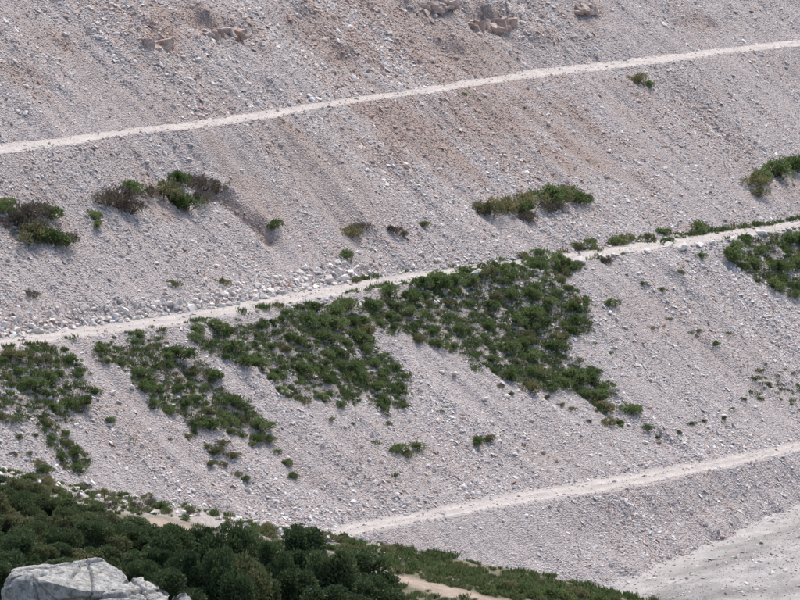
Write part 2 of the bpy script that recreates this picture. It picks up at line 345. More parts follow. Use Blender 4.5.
def attrs_for(nm, s, t, fr):
    ws = s + .8 * vn(t * .12, s * .05, 3)
    stain = .13 + .32 * np.clip(fbm(ws * .11, t * .08, 61) * 2.2 - .1, 0, 1)
    if nm in ('low', 'foot'): stain *= .6
    for p, a, b, w_ in STAINST:
        if p is None: continue
        d = np.sqrt(((s - p[0]) / a) ** 2 + ((t - p[1]) / b) ** 2)
        stain += w_ * sm(d + .9 * fbm(ws * .5, t * .2, 62), 1.3, .2) * np.clip(.75 + 1.2 * fbm(ws * .7, t * .35, 64, 3) + .7 * fbm(s * 1.3, t * 1.1, 74, 2), .1, 1)
    if nm == 'upper':
        for (ls, lt), la, lh in LEDGE: stain += .5 * np.exp(-((s - ls) / la) ** 2) * np.exp(-((t - lt - .2) / 1.1) ** 2)
    if nm == 'mid': q_, m_ = scarp(s, t); stain = stain + .9 * m_ * np.exp(-((q_ + .1) / .6) ** 2)
    bare = np.zeros_like(s)
    for p, a, b in BAREST:
        if p is None: continue
        d = np.sqrt(((s - p[0]) / a) ** 2 + ((t - p[1]) / b) ** 2)
        bare = np.maximum(bare, sm(d + .4 * fbm(ws * .5, t * .2, 63), 1.2, .4))
    green = np.zeros_like(s)
    jx = s + .9 * vn(s * .9, t * .9, 71); jy = t + .9 * vn(s * .9, t * .9, 72)
    for k_, P in PST.items(): green = np.maximum(green, inpoly(jx, jy, P) * (.16 if k_ == 'G' else 1.0))
    coarse = np.clip(.5 + .9 * fbm(ws * .16, t * .06, 65) + .7 * fbm(ws * .8, t * .12, 69, 3), 0, 1)
    coarse = np.clip(coarse * (1 - .8 * bare), .03, 1)
    tone = np.clip(.3 + .7 * fbm(ws * .2, t * .045, 66) + .9 * fbm(s * .06, t * .07, 67) + .75 * fbm(ws * 1.1, t * .13, 68, 3), 0, 1)
    if nm in ('low', 'foot'): tone = np.clip(tone - .22, 0, 1); stain = stain * .75
    if nm == 'mid': tone = np.clip(tone + .35 * np.clip(fbm(s * .07, t * .09, 90) * 2, -.5, 1), 0, 1)
    tone = tone * (1 - .8 * bare)
    if nm == 'mid' or nm == 'low': coarse = np.clip(coarse + .35 * sm(fr, .8, 1), 0, 1)
    row = sm(fr, .86, .96) * sm(s, 14, 4) * (.6 + .4 * vn(s * .7, t * .7, 70)) if nm == 'mid' else 0 * s
    return dict(row=row, stain=np.clip(stain, 0, 1), coarse=coarse, green=green, tone=tone)

# ---- stone prototypes for the scattered scree (convex, angular)
def hull_mesh(name, n, sq, mat, seed, bevel=0):
    r = random.Random(seed); bm = bmesh.new()
    for _ in range(n):
        v = Vector((r.gauss(0, 1), r.gauss(0, 1), r.gauss(0, 1))).normalized() * r.uniform(.8, 1.05)
        bm.verts.new((v.x * sq[0], v.y * sq[1], v.z * sq[2]))
    res = bmesh.ops.convex_hull(bm, input=bm.verts)
    bmesh.ops.delete(bm, geom=[g for g in bm.verts if not g.link_faces], context='VERTS')
    if bevel: bmesh.ops.bevel(bm, geom=bm.edges[:], offset=bevel, segments=1, affect='EDGES')
    me = bpy.data.meshes.new(name); bm.to_mesh(me); bm.free(); me.materials.append(mat); return me
stone_col = bpy.data.collections.new('stone_shapes')
for i in range(9):
    r = random.Random(100 + i)
    me = hull_mesh('stone_shape', 9 + i % 4, (1, r.uniform(.6, .9), r.uniform(.4, .7)), M['stone'], 100 + i)
    stone_col.objects.link(bpy.data.objects.new('stone_shape', me))
def gn_scatter(o, layers, coll_of):
    ng = bpy.data.node_groups.new('scatter_' + o.name, 'GeometryNodeTree')
    ng.interface.new_socket('Geometry', in_out='INPUT', socket_type='NodeSocketGeometry')
    ng.interface.new_socket('Geometry', in_out='OUTPUT', socket_type='NodeSocketGeometry')
    N, L = ng.nodes, ng.links
    gi = N.new('NodeGroupInput'); go = N.new('NodeGroupOutput'); jn = N.new('GeometryNodeJoinGeometry')
    for li, ly in enumerate(layers):
        d = N.new('GeometryNodeDistributePointsOnFaces'); L.new(gi.outputs[0], d.inputs['Mesh']); d.inputs['Seed'].default_value = 11 * li + 3
        at = N.new('GeometryNodeInputNamedAttribute'); at.data_type = 'FLOAT'; at.inputs['Name'].default_value = ly['attr']
        mr = N.new('ShaderNodeMapRange'); L.new(at.outputs['Attribute'], mr.inputs[0])
        mr.inputs[1].default_value = 0; mr.inputs[2].default_value = 1; mr.inputs[3].default_value, mr.inputs[4].default_value = ly['dens']
        L.new(mr.outputs[0], d.inputs['Density'])
        ins = N.new('GeometryNodeInstanceOnPoints'); L.new(d.outputs['Points'], ins.inputs['Points'])
        ci = N.new('GeometryNodeCollectionInfo'); ci.inputs['Collection'].default_value = coll_of[ly['coll']]
        ci.inputs['Separate Children'].default_value = True; ci.inputs['Reset Children'].default_value = True
        L.new(ci.outputs[0], ins.inputs['Instance']); ins.inputs['Pick Instance'].default_value = True
        rv = N.new('FunctionNodeRandomValue'); rv.data_type = 'FLOAT_VECTOR'
        if ly.get('up'):
            rv.inputs[0].default_value = (-.25, -.25, 0); rv.inputs[1].default_value = (.25, .25, 6.28)
        else:
            rv.inputs[0].default_value = (0, 0, 0); rv.inputs[1].default_value = (6.28, 6.28, 6.28)
        if ly.get('flat'):                                   # lie with the flat side on the slope
            rv.inputs[0].default_value = (-.55, -.55, 0); rv.inputs[1].default_value = (.55, .55, 6.28)
            rr = N.new('FunctionNodeRotateRotation'); rr.rotation_space = 'LOCAL'
            L.new(d.outputs['Rotation'], rr.inputs[0]); L.new(rv.outputs[0], rr.inputs[1]); L.new(rr.outputs[0], ins.inputs['Rotation'])
        else: L.new(rv.outputs[0], ins.inputs['Rotation'])
        rs = N.new('FunctionNodeRandomValue'); rs.data_type = 'FLOAT'; rs.inputs['Seed'].default_value = 5 + li
        pw = N.new('ShaderNodeMath'); pw.operation = 'POWER'; L.new(rs.outputs[1], pw.inputs[0]); pw.inputs[1].default_value = ly.get('pow', 2.2)
        m2 = N.new('ShaderNodeMapRange'); L.new(pw.outputs[0], m2.inputs[0]); m2.inputs[3].default_value, m2.inputs[4].default_value = ly['size']
        if ly.get('sort'):
            a3 = N.new('GeometryNodeInputNamedAttribute'); a3.data_type = 'FLOAT'; a3.inputs['Name'].default_value = 'coarse'
            m3 = N.new('ShaderNodeMapRange'); L.new(a3.outputs['Attribute'], m3.inputs[0]); m3.inputs[3].default_value, m3.inputs[4].default_value = ly['sort']
            mm = N.new('ShaderNodeMath'); mm.operation = 'MULTIPLY'; L.new(m2.outputs[0], mm.inputs[0]); L.new(m3.outputs[0], mm.inputs[1]); L.new(mm.outputs[0], ins.inputs['Scale'])
        else: L.new(m2.outputs[0], ins.inputs['Scale'])
        L.new(ins.outputs[0], jn.inputs[0])
    L.new(jn.outputs[0], go.inputs[0])
    md = o.modifiers.new('scatter', 'NODES'); md.node_group = ng

names = {'upper': 'scree_slope', 'mid': 'scree_slope', 'low': 'scree_slope', 'foot': 'scree_slope', 'track1': 'gravel_track', 'track2': 'gravel_track', 'track3': 'gravel_track', 'track4': 'gravel_track', 'floor': 'quarry_floor'}
SAY = {'upper': 'loose grey stones covering the rough slope above the top track', 'mid': 'loose pale stones covering the slope between top and middle tracks',
       'low': 'loose stones between the shrub patches below the middle track', 'foot': 'fine grey stones covering the lowest short slope',
       'track1': 'scattered small stones on the thin top track', 'track2': 'scattered small stones on the beige middle track', 'track3': 'scattered small stones on the pale lower track',
       'track4': 'scattered small stones on the pale track along the pit floor', 'floor': 'sparse small stones on the grey pit floor'}
ground_objs = {}
for nm in SEG:
    s, t, z, fr, V, Q = grids[nm]
    at = attrs_for(nm, s, t, fr)
    if nm.startswith('track') or nm == 'floor':
        rgh = 1 - (np.exp(-((fr - .3) / .15) ** 2) + np.exp(-((fr - .68) / .15) ** 2)) if nm != 'floor' else np.clip(.5 + 1.2 * fbm(s * .04, t * .3, 81), 0, 1)
        if nm == 'track1': rgh = rgh * .5
        if nm == 'track3': rgh = rgh * 1.25
        rgh = np.clip(rgh + .5 * fbm(s * .5, t * .8, 82), 0, 1)
        edge = np.exp(-(np.minimum(fr * .8, 1 - fr if nm != 'track4' else fr * .8 + 0) / (.12 + .1 * vn(s * .35, s * 0, 87))) ** 2) if nm != 'floor' else .25 * np.clip(fbm(s * .2, t * .3, 83) + .4, 0, 1)
        at['rough'] = rgh; at['coarse'] = np.clip(edge * np.clip(.7 + 1.5 * fbm(s * .4, t * .2, 84), 0, 1) + (.45 if nm == 'track3' else .2) * rgh, 0, 1)
        if nm == 'track4': at['rough'] = np.clip((.5 + 1.3 * fbm(s * .05, t * .3, 81) + .9 * fbm(s * .25, t * 1.0, 86)) * sm(fr + .35 * fbm(s * .3, t * .6, 85), .2, 1.0), 0, 1); at['coarse'] = np.clip(.25 * at['rough'] + .12 + 1.1 * sm(fr + .5 * fbm(s * .5, t * .3, 99), .38, 0), 0, 1)
        if nm == 'floor': at['rough'] = np.clip(.5 + 1.3 * fbm(s * .05, t * .3, 81) + .9 * fbm(s * .25, t * 1.0, 86), 0, 1); at['coarse'] = np.clip(.3 + .8 * fbm(s * .1, t * .3, 88), 0, 1); at['rough'] = np.clip(at['rough'] + .35 * TYRE(s, t), 0, 1)
        at['green'] = at['green'] * (np.maximum(edge, .0) if nm != 'floor' else 0)
    me = mesh_np(nm, V, Q, M['scree'] if not (nm.startswith('track') or nm == 'floor') else M['floor' if nm in ('floor', 'track4') else 'track'], True, at)
    o = obj(names[nm], me); tag(o, kind='structure'); ground_objs[nm] = o
    so_ = obj('scree_stones', me)
    tag(so_, SAY[nm], 'stones', kind='stuff')
    if nm == 'upper': ly = [dict(attr='coarse', dens=(24, 16), coll='stone', size=(.07, .175), flat=1, pow=1.7, sort=(.6, 1.15)), dict(attr='coarse', dens=(.2, 2.6), coll='stone', size=(.17, .38), flat=1, pow=2.6)]
    elif nm == 'foot': ly = [dict(attr='coarse', dens=(22, 18), coll='stone', size=(.065, .15), flat=1, pow=1.6, sort=(.6, 1.1)), dict(attr='coarse', dens=(.2, 3.0), coll='stone', size=(.12, .28), flat=1)]
    elif nm in ('mid', 'low'): ly = [dict(attr='coarse', dens=(24, 17), coll='stone', size=(.07, .16), flat=1, pow=1.7, sort=(.55, 1.1)), dict(attr='coarse', dens=(0, 3.4), coll='stone', size=(.14, .30), flat=1, pow=2.4)]
    elif nm == 'floor': ly = [dict(attr='coarse', dens=(6, 22), coll='stone', size=(.04, .11), flat=1, pow=2), dict(attr='coarse', dens=(0, 2.5), coll='stone', size=(.1, .26), flat=1, pow=3)]
    else: ly = [dict(attr='coarse', dens=(2, 18), coll='stone', size=(.03, .12), flat=1), dict(attr='coarse', dens=(0.1, 3.5), coll='stone', size=(.08, .26), flat=1)]
    if nm == 'mid': ly.append(dict(attr='row', dens=(0, 9), coll='stone', size=(.13, .34), pow=1.5))
    gn_scatter(so_, ly, {'stone': stone_col})

# ---------------------------------------------------------------- the near hillside with its own track, and the far ground
def px_at(u, v, y):                                          # the point that a pixel shows at a given distance
    d = ray(u, v); return d[0] * y / d[1], y, CZ + d[2] * y / d[1]
Y_E = 258.0
e0 = px_at(0, 473, Y_E); e1 = px_at(600, 601, Y_E); KS = (e1[2] - e0[2]) / (e1[0] - e0[0])
def near_z(x, y):
    x = np.asarray(x, float); y = np.asarray(y, float)
    sp = e0[2] + KS * np.clip(x - e0[0], -14, 60) + .02 * (x - e0[0]) - .012 * (Y_E - y)
    hy = np.array([-60, 0, 30, 60, 100, 122, 140, 165, 205]); hz = CZ + np.array([2, -1.8, -7.5, -13.5, -19.6, -24.6, -30, -39, -46.])
    hill = np.interp(y, hy, hz) + .25 * fbm(x * .05, y * .05, 91) * 4
    b = sm(y, 165, 215); z = hill * (1 - b) + sp * b
    back = np.maximum(y - (Y_E + .6 * vn(x * .25, x * 0, 92)), 0)
    z = z - .62 * back * sm(back, 0, 2.5) + .22 * fbm(x * .5, y * .5, 93) * sm(y, 200, 225)
    return np.maximum(z, 8)
def track_y(x):                                              # centre line of the near track: parallel to the crest of the spur
    return np.interp(x, TRX, TRY)
def near_hit(u, v):
    d = ray(u, v); ys = np.linspace(190, 300, 1400); zz = CZ + d[2] / d[1] * ys; xs = d[0] / d[1] * ys
    h = near_z(xs, ys) - zz; i = np.argmax(h > 0)
    return xs[i], ys[i], near_z(xs[i], ys[i])
tp = np.array([near_hit(u, v)[:2] for u, v in ((95, 506), (135, 520), (200, 531), (300, 556), (385, 575), (440, 588), (490, 600))])
TRX, TRY = tp[:, 0], tp[:, 1]
xs = np.arange(-60, 60.1, .45); ys = np.concatenate([np.arange(-60, 200, 4.), np.arange(200, 300, .45)])
X, Y = np.meshgrid(xs, ys, indexing='ij'); Zn = near_z(X, Y)
dist = np.abs(Y - track_y(X)) * .75
bare = sm(dist + .6 * fbm(X * .5, Y * .5, 95), 1.15, .6) * sm(X, -14.0, -12.6) * (1 - .85 * sm(X, -9.5, -7.5) * sm(X, -1.5, -3))
crest = sm(np.abs(Y - Y_E + 1.2) + .8 * fbm(X * .6, Y * .5, 98), 3.6, 2.2) * sm(X, 2, -3)
rut = np.exp(-((Y - track_y(X) - .9) / .35) ** 2) + np.exp(-((Y - track_y(X) + .9) / .35) ** 2)
Zn -= .06 * rut * bare
grassd = np.clip((1 - bare * 1.6), 0, 1) * sm(Y, 200, 225) * (Y < Y_E + 3)
verge = grassd * (Y > track_y(X) + .4) * (Y < Y_E + 1.5) * sm(X, -3.5, -1) * np.clip(.55 + 1.7 * fbm(X * .6, Y * .5, 96), 0, 1)
grassd *= np.clip(.5 + 1.5 * fbm(X * .35, Y * .2, 97), 0, 1)
me = mesh_np('near_hillside', np.stack([X, Y, Zn], -1).reshape(-1, 3), quads(*X.shape)[:, ::-1], M['hill'], True, dict(bare=bare, crest=crest, grassd=grassd, verge=verge))
near = obj('near_hillside', me); tag(near, kind='structure')
bvn = BVHTree.FromPolygons([tuple(v) for v in np.stack([X, Y, Zn], -1).reshape(-1, 3).tolist()], quads(*X.shape)[:, ::-1].tolist())
def near_ground(x, y): return float(near_z(x, y))
# wide valley floor to the horizon and the hill behind the quarry
gx = np.linspace(-6000, 6000, 61); GX, GY = np.meshgrid(gx, gx + 3000, indexing='ij')
me = mesh_np('ground', np.stack([GX, GY, 6 + 0 * GX], -1).reshape(-1, 3), quads(*GX.shape)[:, ::-1], M['hill'], True, dict(bare=0 * GX, crest=0 * GX))
tag(obj('ground', me), kind='structure')
x0, y0 = st2xy(SS, top_t); zt = grids['upper'][2][:, 0]
rows = [np.stack([x0, y0, zt - .02], -1)]
for d_, h_ in ((30, 14), (80, 26), (200, 34), (500, 30), (900, -60)):
    xx, yy = st2xy(SS * (1 + d_ / 300), top_t - d_); rows.append(np.stack([xx, yy, zt + h_ + 2 * fbm(SS * .03, SS * 0 + d_, 5)], -1))
R_ = np.stack(rows, 1); 
me = mesh_np('hill', R_.reshape(-1, 3), quads(R_.shape[0], R_.shape[1])[:, ::-1], M['hill'], True, dict(bare=np.zeros(R_.shape[:2]), crest=np.zeros(R_.shape[:2])))
tag(obj('hill', me), kind='structure')

# ---------------------------------------------------------------- plants
def blade_cloud(centers, dirs, length, width, r, bend=.3):
    """small pointed leaf shapes: each a bent two-face blade"""
    V, Fc = [], []
    for c, d in zip(centers, dirs):
        L = length * r.uniform(.6, 1.35); W = width * r.uniform(.7, 1.3)
        side = d.cross(Vector((r.gauss(0, 1), r.gauss(0, 1), r.gauss(0, 1))))
        if side.length < 1e-4: continue
        side.normalize(); up = side.cross(d)
        i = len(V); mid = c + d * L * .5 + up * L * bend * .25
        V += [c, mid + side * W, c + d * L, mid - side * W]
        Fc += [(i, i + 1, i + 2), (i, i + 2, i + 3)]
    return V, Fc
def mk(name, V, Fc, mat, smooth=False):
    me = bpy.data.meshes.new(name); me.from_pydata([tuple(v) for v in V], [], Fc); me.materials.append(mat)
    if smooth: me.polygons.foreach_set('use_smooth', [True] * len(me.polygons))
    return me
def tube(V, Fc, pts, rad, n=6):
    base = len(V)
    for i, (p, r_) in enumerate(zip(pts, rad)):
        d = (pts[min(i + 1, len(pts) - 1)] - pts[max(i - 1, 0)]).normalized()
        a = d.orthogonal().normalized(); b = d.cross(a)
        for j in range(n):
            an = 2 * math.pi * j / n; V.append(p + (a * math.cos(an) + b * math.sin(an)) * r_)
    for i in range(len(pts) - 1):
        for j in range(n):
            q = base + i * n; Fc.append((q + j, q + (j + 1) % n, q + n + (j + 1) % n, q + n + j))
def shrub_meshes(seed, mat, n=1500, sparse=0., wide=1.0, tall=.8, leaf=.135):
    """a low rounded shrub of radius about 1: several tufted domes on short stems"""
    r = random.Random(seed); V, Fc = [], []; SV, SF = [], []
    lobes = []
    for i in range(r.randint(5, 12)):
        a = r.uniform(0, 6.28); d = r.uniform(.0, .85) ** .8
        lobes.append((Vector((math.cos(a) * d * wide, math.sin(a) * d * wide, tall * r.uniform(.3, .62) * (1.15 - .5 * d))), r.uniform(.18, .44)))
    for c, rad in lobes:
        cs, ds = [], []
        for _ in range(int(n / len(lobes))):
            v = Vector((r.gauss(0, 1), r.gauss(0, 1), r.gauss(.25, 1))).normalized()
            q = rad * (r.uniform(.35, 1.0) ** .6) * (1 + .25 * r.gauss(0, 1) * sparse)
            p = c + Vector((v.x * q, v.y * q, v.z * q * .9))
            if p.z < .0: p.z = r.uniform(0, .12)
            cs.append(p); ds.append((v + Vector((r.gauss(0, .45), r.gauss(0, .45), .75))).normalized())
        for _ in range(3):    # a few long shoots break the outline
            v = Vector((r.gauss(0, .6), r.gauss(0, .6), 1)).normalized(); cs += [c + v * rad * (.8 + .12 * j_) for j_ in range(5)]; ds += [(v + Vector((r.gauss(0, .5), r.gauss(0, .5), r.gauss(0, .4)))).normalized() for j_ in range(5)]
        v_, f_ = blade_cloud(cs, ds, leaf, leaf * .24, r)
        o_ = len(V); V += v_; Fc += [tuple(i + o_ for i in f) for f in f_]
        tube(SV, SF, [Vector((c.x * .15, c.y * .15, -.25)), c * .55 + Vector((0, 0, -.05)), c], [.05, .035, .015], 5)
    return mk('foliage', V, Fc, mat), mk('stem', SV, SF, M['bark'])
SH = {'green': [shrub_meshes(200 + i, M['leaf']) for i in range(8)],
      'olive': [shrub_meshes(230 + i, M['olive'], 1300, .5) for i in range(4)],
      'dead': [shrub_meshes(250 + i, M['dead'], 1500, .9, 1.1, .75, .11) for i in range(4)]}
def shrub(loc, rad, kind, label, group, name='shrub', tall=1.0):
    fm, sm_ = random.choice(SH[kind])
    q_ = random.uniform(.8, 1.25); e = empty(name, loc, 0, (rad * q_, rad / q_, rad * tall)); e.rotation_euler = (random.uniform(-.12, .12), random.uniform(-.12, .12), random.uniform(0, 6.28))
    obj('foliage', fm, e); obj('stem', sm_, e)
    tag(e, label, 'shrub', group); return e
PLAB = {'A': ('low green shrub in the patch at the left end below the middle track', 'shrubs of the left patch below the middle track'),
        'B': ('low green shrub in the slanting strip second from the left below the middle track', 'shrubs of the slanting strip'),
        'D': ('low green shrub in the middle patch with ragged lower edge below the middle track', 'shrubs of the ragged middle patch'),
        'E': ('green shrub in the largest dense patch below the white block on the track edge', 'shrubs of the largest dense patch'),
        'F': ('green shrub in the patch at the right edge just below the middle track', 'shrubs of the right edge patch')}
L3, C3 = ('left', 'middle', 'right'), ('upper', 'central', 'lower')
PCELL = {'A': ('shrub', 'left edge green patch', L3, C3), 'B': ('shrub', 'slanting green strip', L3, ('upper', 'lower')), 'D': ('shrub', 'ragged middle green patch', L3 , C3),
         'E': ('shrub', 'biggest densest green patch', ('leftmost', 'left', 'right', 'rightmost'), C3), 'F': ('shrub', 'right edge green patch', ('left', 'right'), ('upper', 'lower'))}
SPACE = {'A': 1.12, 'B': 1.03, 'D': 1.1, 'E': 1.13, 'F': 1.12}
SHR = {}
nsh = 0
for key, P in PST.items():
    if key == 'G': continue
    P_ = np.array(P); lo, hi = P_.min(0), P_.max(0); pts = []
    for _ in range(6000):
        q = (random.uniform(lo[0], hi[0]), random.uniform(lo[1], hi[1]))
        if not inpoly(np.array([q[0]]), np.array([q[1]]), P)[0]: continue
        if vn(q[0] * .32, q[1] * .32, 301)[()] < (-.3 if key in 'DAF' else -.4 if key == 'B' else -.62): continue
        if any((q[0] - a) ** 2 + (q[1] - b) ** 2 < SPACE[key] ** 2 for a, b in pts): continue
        pts.append(q)
    for q in pts:
        h, n_ = drop(*st2xy(*q))
        rad = random.choice((.5, .62, .75, .85, .95, 1.2)) * (1.06 if key in 'E' else .92)
        SHR.setdefault(key, []).append(shrub(h - Vector((0, 0, .1)), rad, 'olive' if random.random() < .14 else 'green', *PLAB[key], tall=random.uniform(.75, 1.1))); nsh += 1
    by_cells(SHR[key], *PCELL[key])
print('patch shrubs', nsh)
# single bushes: (u, v of the foot, half width px, kind, height factor, label)
UP_L, UP_G = 'bush in the brownish thicket at the left edge of the slope under the top track', 'bushes of the left edge thicket'
MID_L, MID_G = 'bush in the dark arching thicket on the slope under the top track', 'bushes of the arching thicket'
OL_L, OL_G = 'olive bush in the short clump high on the slope above the middle track', 'bushes of the olive clump'
RT_L, RT_G = 'bush in the dark clump at the right edge of the slope under the top track', 'bushes of the right edge clump'
SINGLE = [(4, 214, 9, 'green', UP_L, UP_G), (14, 225, 15, 'dead', UP_L, UP_G), (32, 220, 18, 'dead', UP_L, UP_G), (50, 220, 14, 'green', UP_L, UP_G), (30, 240, 16, 'olive', UP_L, UP_G), (48, 244, 13, 'green', UP_L, UP_G), (62, 244, 12, 'dead', UP_L, UP_G), (8, 205, 8, 'green', UP_L, UP_G), (38, 232, 14, 'dead', UP_L, UP_G),
  (92, 218, 8, 'green', MID_L, MID_G), (97, 226, 6, 'green', MID_L, MID_G), (106, 203, 13, 'dead', MID_L, MID_G), (121, 203, 15, 'dead', MID_L, MID_G), (133, 193, 11, 'green', MID_L, MID_G), (127, 212, 12, 'dead', MID_L, MID_G), (150, 196, 12, 'dead', MID_L, MID_G), (164, 196, 13, 'olive', MID_L, MID_G), (178, 182, 11, 'green', MID_L, MID_G), (190, 185, 12, 'dead', MID_L, MID_G), (187, 208, 12, 'green', MID_L, MID_G), (200, 200, 10, 'dead', MID_L, MID_G), (176, 205, 10, 'green', MID_L, MID_G), (218, 190, 9, 'dead', MID_L, MID_G), (205, 186, 10, 'dead', MID_L, MID_G),
  (277, 227, 10, 'green', 'lone round dark green bush left of centre on the slope under the top track', None),
  (345, 257, 8, 'green', 'small round green bush just above the boulder row, below the olive tuft', None),
  (350, 235, 11, 'olive', 'olive tuft above the small round bush, middle of the slope', None), (362, 230, 10, 'dead', 'dry brown bush touching the olive tuft in mid slope', None),
  (392, 231, 9, 'dead', 'flat dry brown bush right of the olive tuft', None), (403, 235, 6, 'dead', 'little dry brown bush at the end of the flat dry one', None),
  (423, 225, 6, 'olive', 'thin upright sprig on the pale scree left of the olive clump', None),
  (478, 212, 9, 'olive', OL_L, OL_G), (490, 214, 11, 'olive', OL_L, OL_G), (505, 210, 12, 'olive', OL_L, OL_G), (520, 212, 12, 'green', OL_L, OL_G), (532, 205, 13, 'olive', OL_L, OL_G), (546, 202, 15, 'green', OL_L, OL_G), (560, 200, 13, 'olive', OL_L, OL_G), (572, 198, 11, 'green', OL_L, OL_G), (580, 201, 9, 'green', OL_L, OL_G), (528, 220, 9, 'dead', OL_L, OL_G), (552, 210, 9, 'dead', OL_L, OL_G),
  (640, 82, 10, 'olive', 'larger of two small bushes just below the top track', None), (649, 86, 7, 'green', 'smaller lower bush beside the one just below the top track', None),
  (466, 96, 5, 'green', 'tiny dark bush on the outer edge of the top track', None),
  (755, 185, 10, 'olive', RT_L, RT_G), (766, 181, 12, 'green', RT_L, RT_G), (780, 176, 14, 'green', RT_L, RT_G), (794, 172, 15, 'green', RT_L, RT_G), (806, 168, 14, 'green', RT_L, RT_G), (760, 195, 7, 'olive', RT_L, RT_G),
  (30, 296, 9, 'dead', 'dry tuft above the left end of the boulder row', None), (172, 286, 7, 'olive', 'small weed bush above the boulder row, left one of two', None), (222, 284, 7, 'olive', 'small weed bush above the boulder row, right one of two', None),
  (357, 282, 7, 'olive', 'low weed bush among the boulders where the row thins out', None), (285, 395, 11, 'green', 'bush standing apart at the lower edge of the ragged middle patch', None),
  (111, 421, 6, 'green', 'little bush alone on the bare grey run between two green strips', None), (45, 472, 10, 'green', 'round bush low on the slope above the near thicket', None), (38, 465, 7, 'olive', 'faded bush beside the round one above the near thicket', None),
  (268, 440, 7, 'green', 'top bush of the short chain right of the slanting strip', None), (278, 454, 7, 'green', 'second bush of the short chain right of the slanting strip', None), (289, 464, 7, 'green', 'third bush of the short chain right of the slanting strip', None), (292, 478, 7, 'green', 'lowest bush of the short chain right of the slanting strip', None),
  (631, 413, 12, 'green', 'bright green bush alone right of the tip of the largest patch', None), (622, 428, 11, 'green', 'low bush below the bright one near the tip of the largest patch', None), (645, 429, 6, 'green', 'little bush right of the low one near the tip of the largest patch', None), (607, 424, 8, 'olive', 'faded bush under the tip of the largest patch', None),
  (613, 306, 9, 'green', 'flat bush alone right of the largest patch, under the track', None), (578, 334, 12, 'green', 'rounded bush at the right edge of the largest patch', None),
  (400, 451, 10, 'green', 'left bush of the pair low on the bare slope', None), (415, 450, 10, 'green', 'right bush of the pair low on the bare slope', None), (408, 457, 9, 'olive', 'faded weeds under the pair of bushes low on the bare slope', None),
  (477, 443, 9, 'green', 'larger bush low on the bare slope under the largest patch', None), (490, 440, 7, 'olive', 'smaller bush touching the larger one low on the bare slope', None),
  (594, 247, 12, 'green', 'broad bush on the inner edge of the middle track', None), (616, 244, 9, 'green', 'second bush on the inner edge of the middle track', None), (630, 241, 9, 'olive', 'third bush on the inner edge of the middle track', None), (646, 240, 9, 'olive', 'fourth bush on the inner edge of the middle track', None), (665, 236, 10, 'green', 'fifth bush on the inner edge of the middle track', None), (700, 232, 12, 'green', 'isolated broad bush farthest along the inner edge of the middle track', None), (578, 249, 9, 'olive', 'bush at the left end of the row inside the middle track', None),
  (668, 244, 10, 'green', 'bush between stones on the outer edge of the middle track', None), (726, 258, 13, 'green', 'wide bush just left of the right edge patch', None), (701, 258, 7, 'green', 'small bush under the outer stones of the middle track', None), (604, 263, 9, 'dead', 'dark dry bush under the outer stones near the largest patch', None), (574, 270, 9, 'green', 'bush under the track at the top right of the largest patch', None),
  (540, 256, 10, 'green', 'bush on the inner edge of the track above the largest patch', None), (523, 259, 9, 'olive', 'faded bush on the inner edge of the track above the largest patch', None)]
KIND = {}
for u, v, hw, kind, lab, grp in SINGLE:
    if u < 800: h, n_ = hit(u, v)
    else:
        a_, b_ = px_st(799, v); h, n_ = drop(*st2xy(a_ + (u - 799) / 8, b_))
    rad = hw * (h - CAMP).length / F * 1.05
    e = shrub(h - Vector((0, 0, .08)), rad * (1.4 if grp else 1.12), kind, lab, grp, tall=.95)
    if grp: SHR.setdefault(grp, []).append(e)
    KIND[e.name] = kind
for grp, where in ((UP_G, 'left edge thicket'), (MID_G, 'dark arching thicket'), (OL_G, 'olive clump'), (RT_G, 'right edge clump')):
    for kd, wd in (('green', 'green bush'), ('olive', 'olive bush'), ('dead', 'dry brown bush')):
        L = [e for e in SHR[grp] if KIND[e.name] == kd]
        if len(L) > 1: by_cells(L, wd, where, ('left', 'right'), ('',))
        elif L: L[0]['label'] = f'only {wd} of the {where}'

TAIL = [(203, 446), (214, 452), (226, 467), (233, 459), (209, 466), (240, 474), (246, 481), (221, 446), (190, 440), (252, 446), (20, 440), (12, 455), (28, 452), (60, 470), (36, 437), (545, 398), (560, 404), (575, 410), (590, 420), (515, 392), (500, 385), (548, 385), (330, 420), (305, 402), (350, 422), (390, 425), (690, 300), (670, 320), (660, 290), (700, 330), (640, 285), (715, 345), (680, 275), (655, 330), (690, 425), (705, 421), (720, 418), (735, 412), (680, 432), (660, 436), (770, 385), (785, 392), (760, 378), (790, 375), (745, 400), (800, 400)]
TL = []
for u, v in TAIL:
    h, n_ = hit(u + random.uniform(-3, 3), v + random.uniform(-2, 2)); kd = random.choice(('green', 'olive', 'olive'))
    TL.append(shrub(h - Vector((0, 0, .04)), random.uniform(.4, .68) if len(TL) < 10 else random.uniform(.22, .48), kd, 'weed', 'small weed clumps on the bare slope', 'weed_clump', .85)); TL[-1]['category'] = 'weed'
by_cells(TL, 'weed clump', 'slope under middle track', ('leftmost', 'left', 'middle', 'right', 'rightmost'), C3)
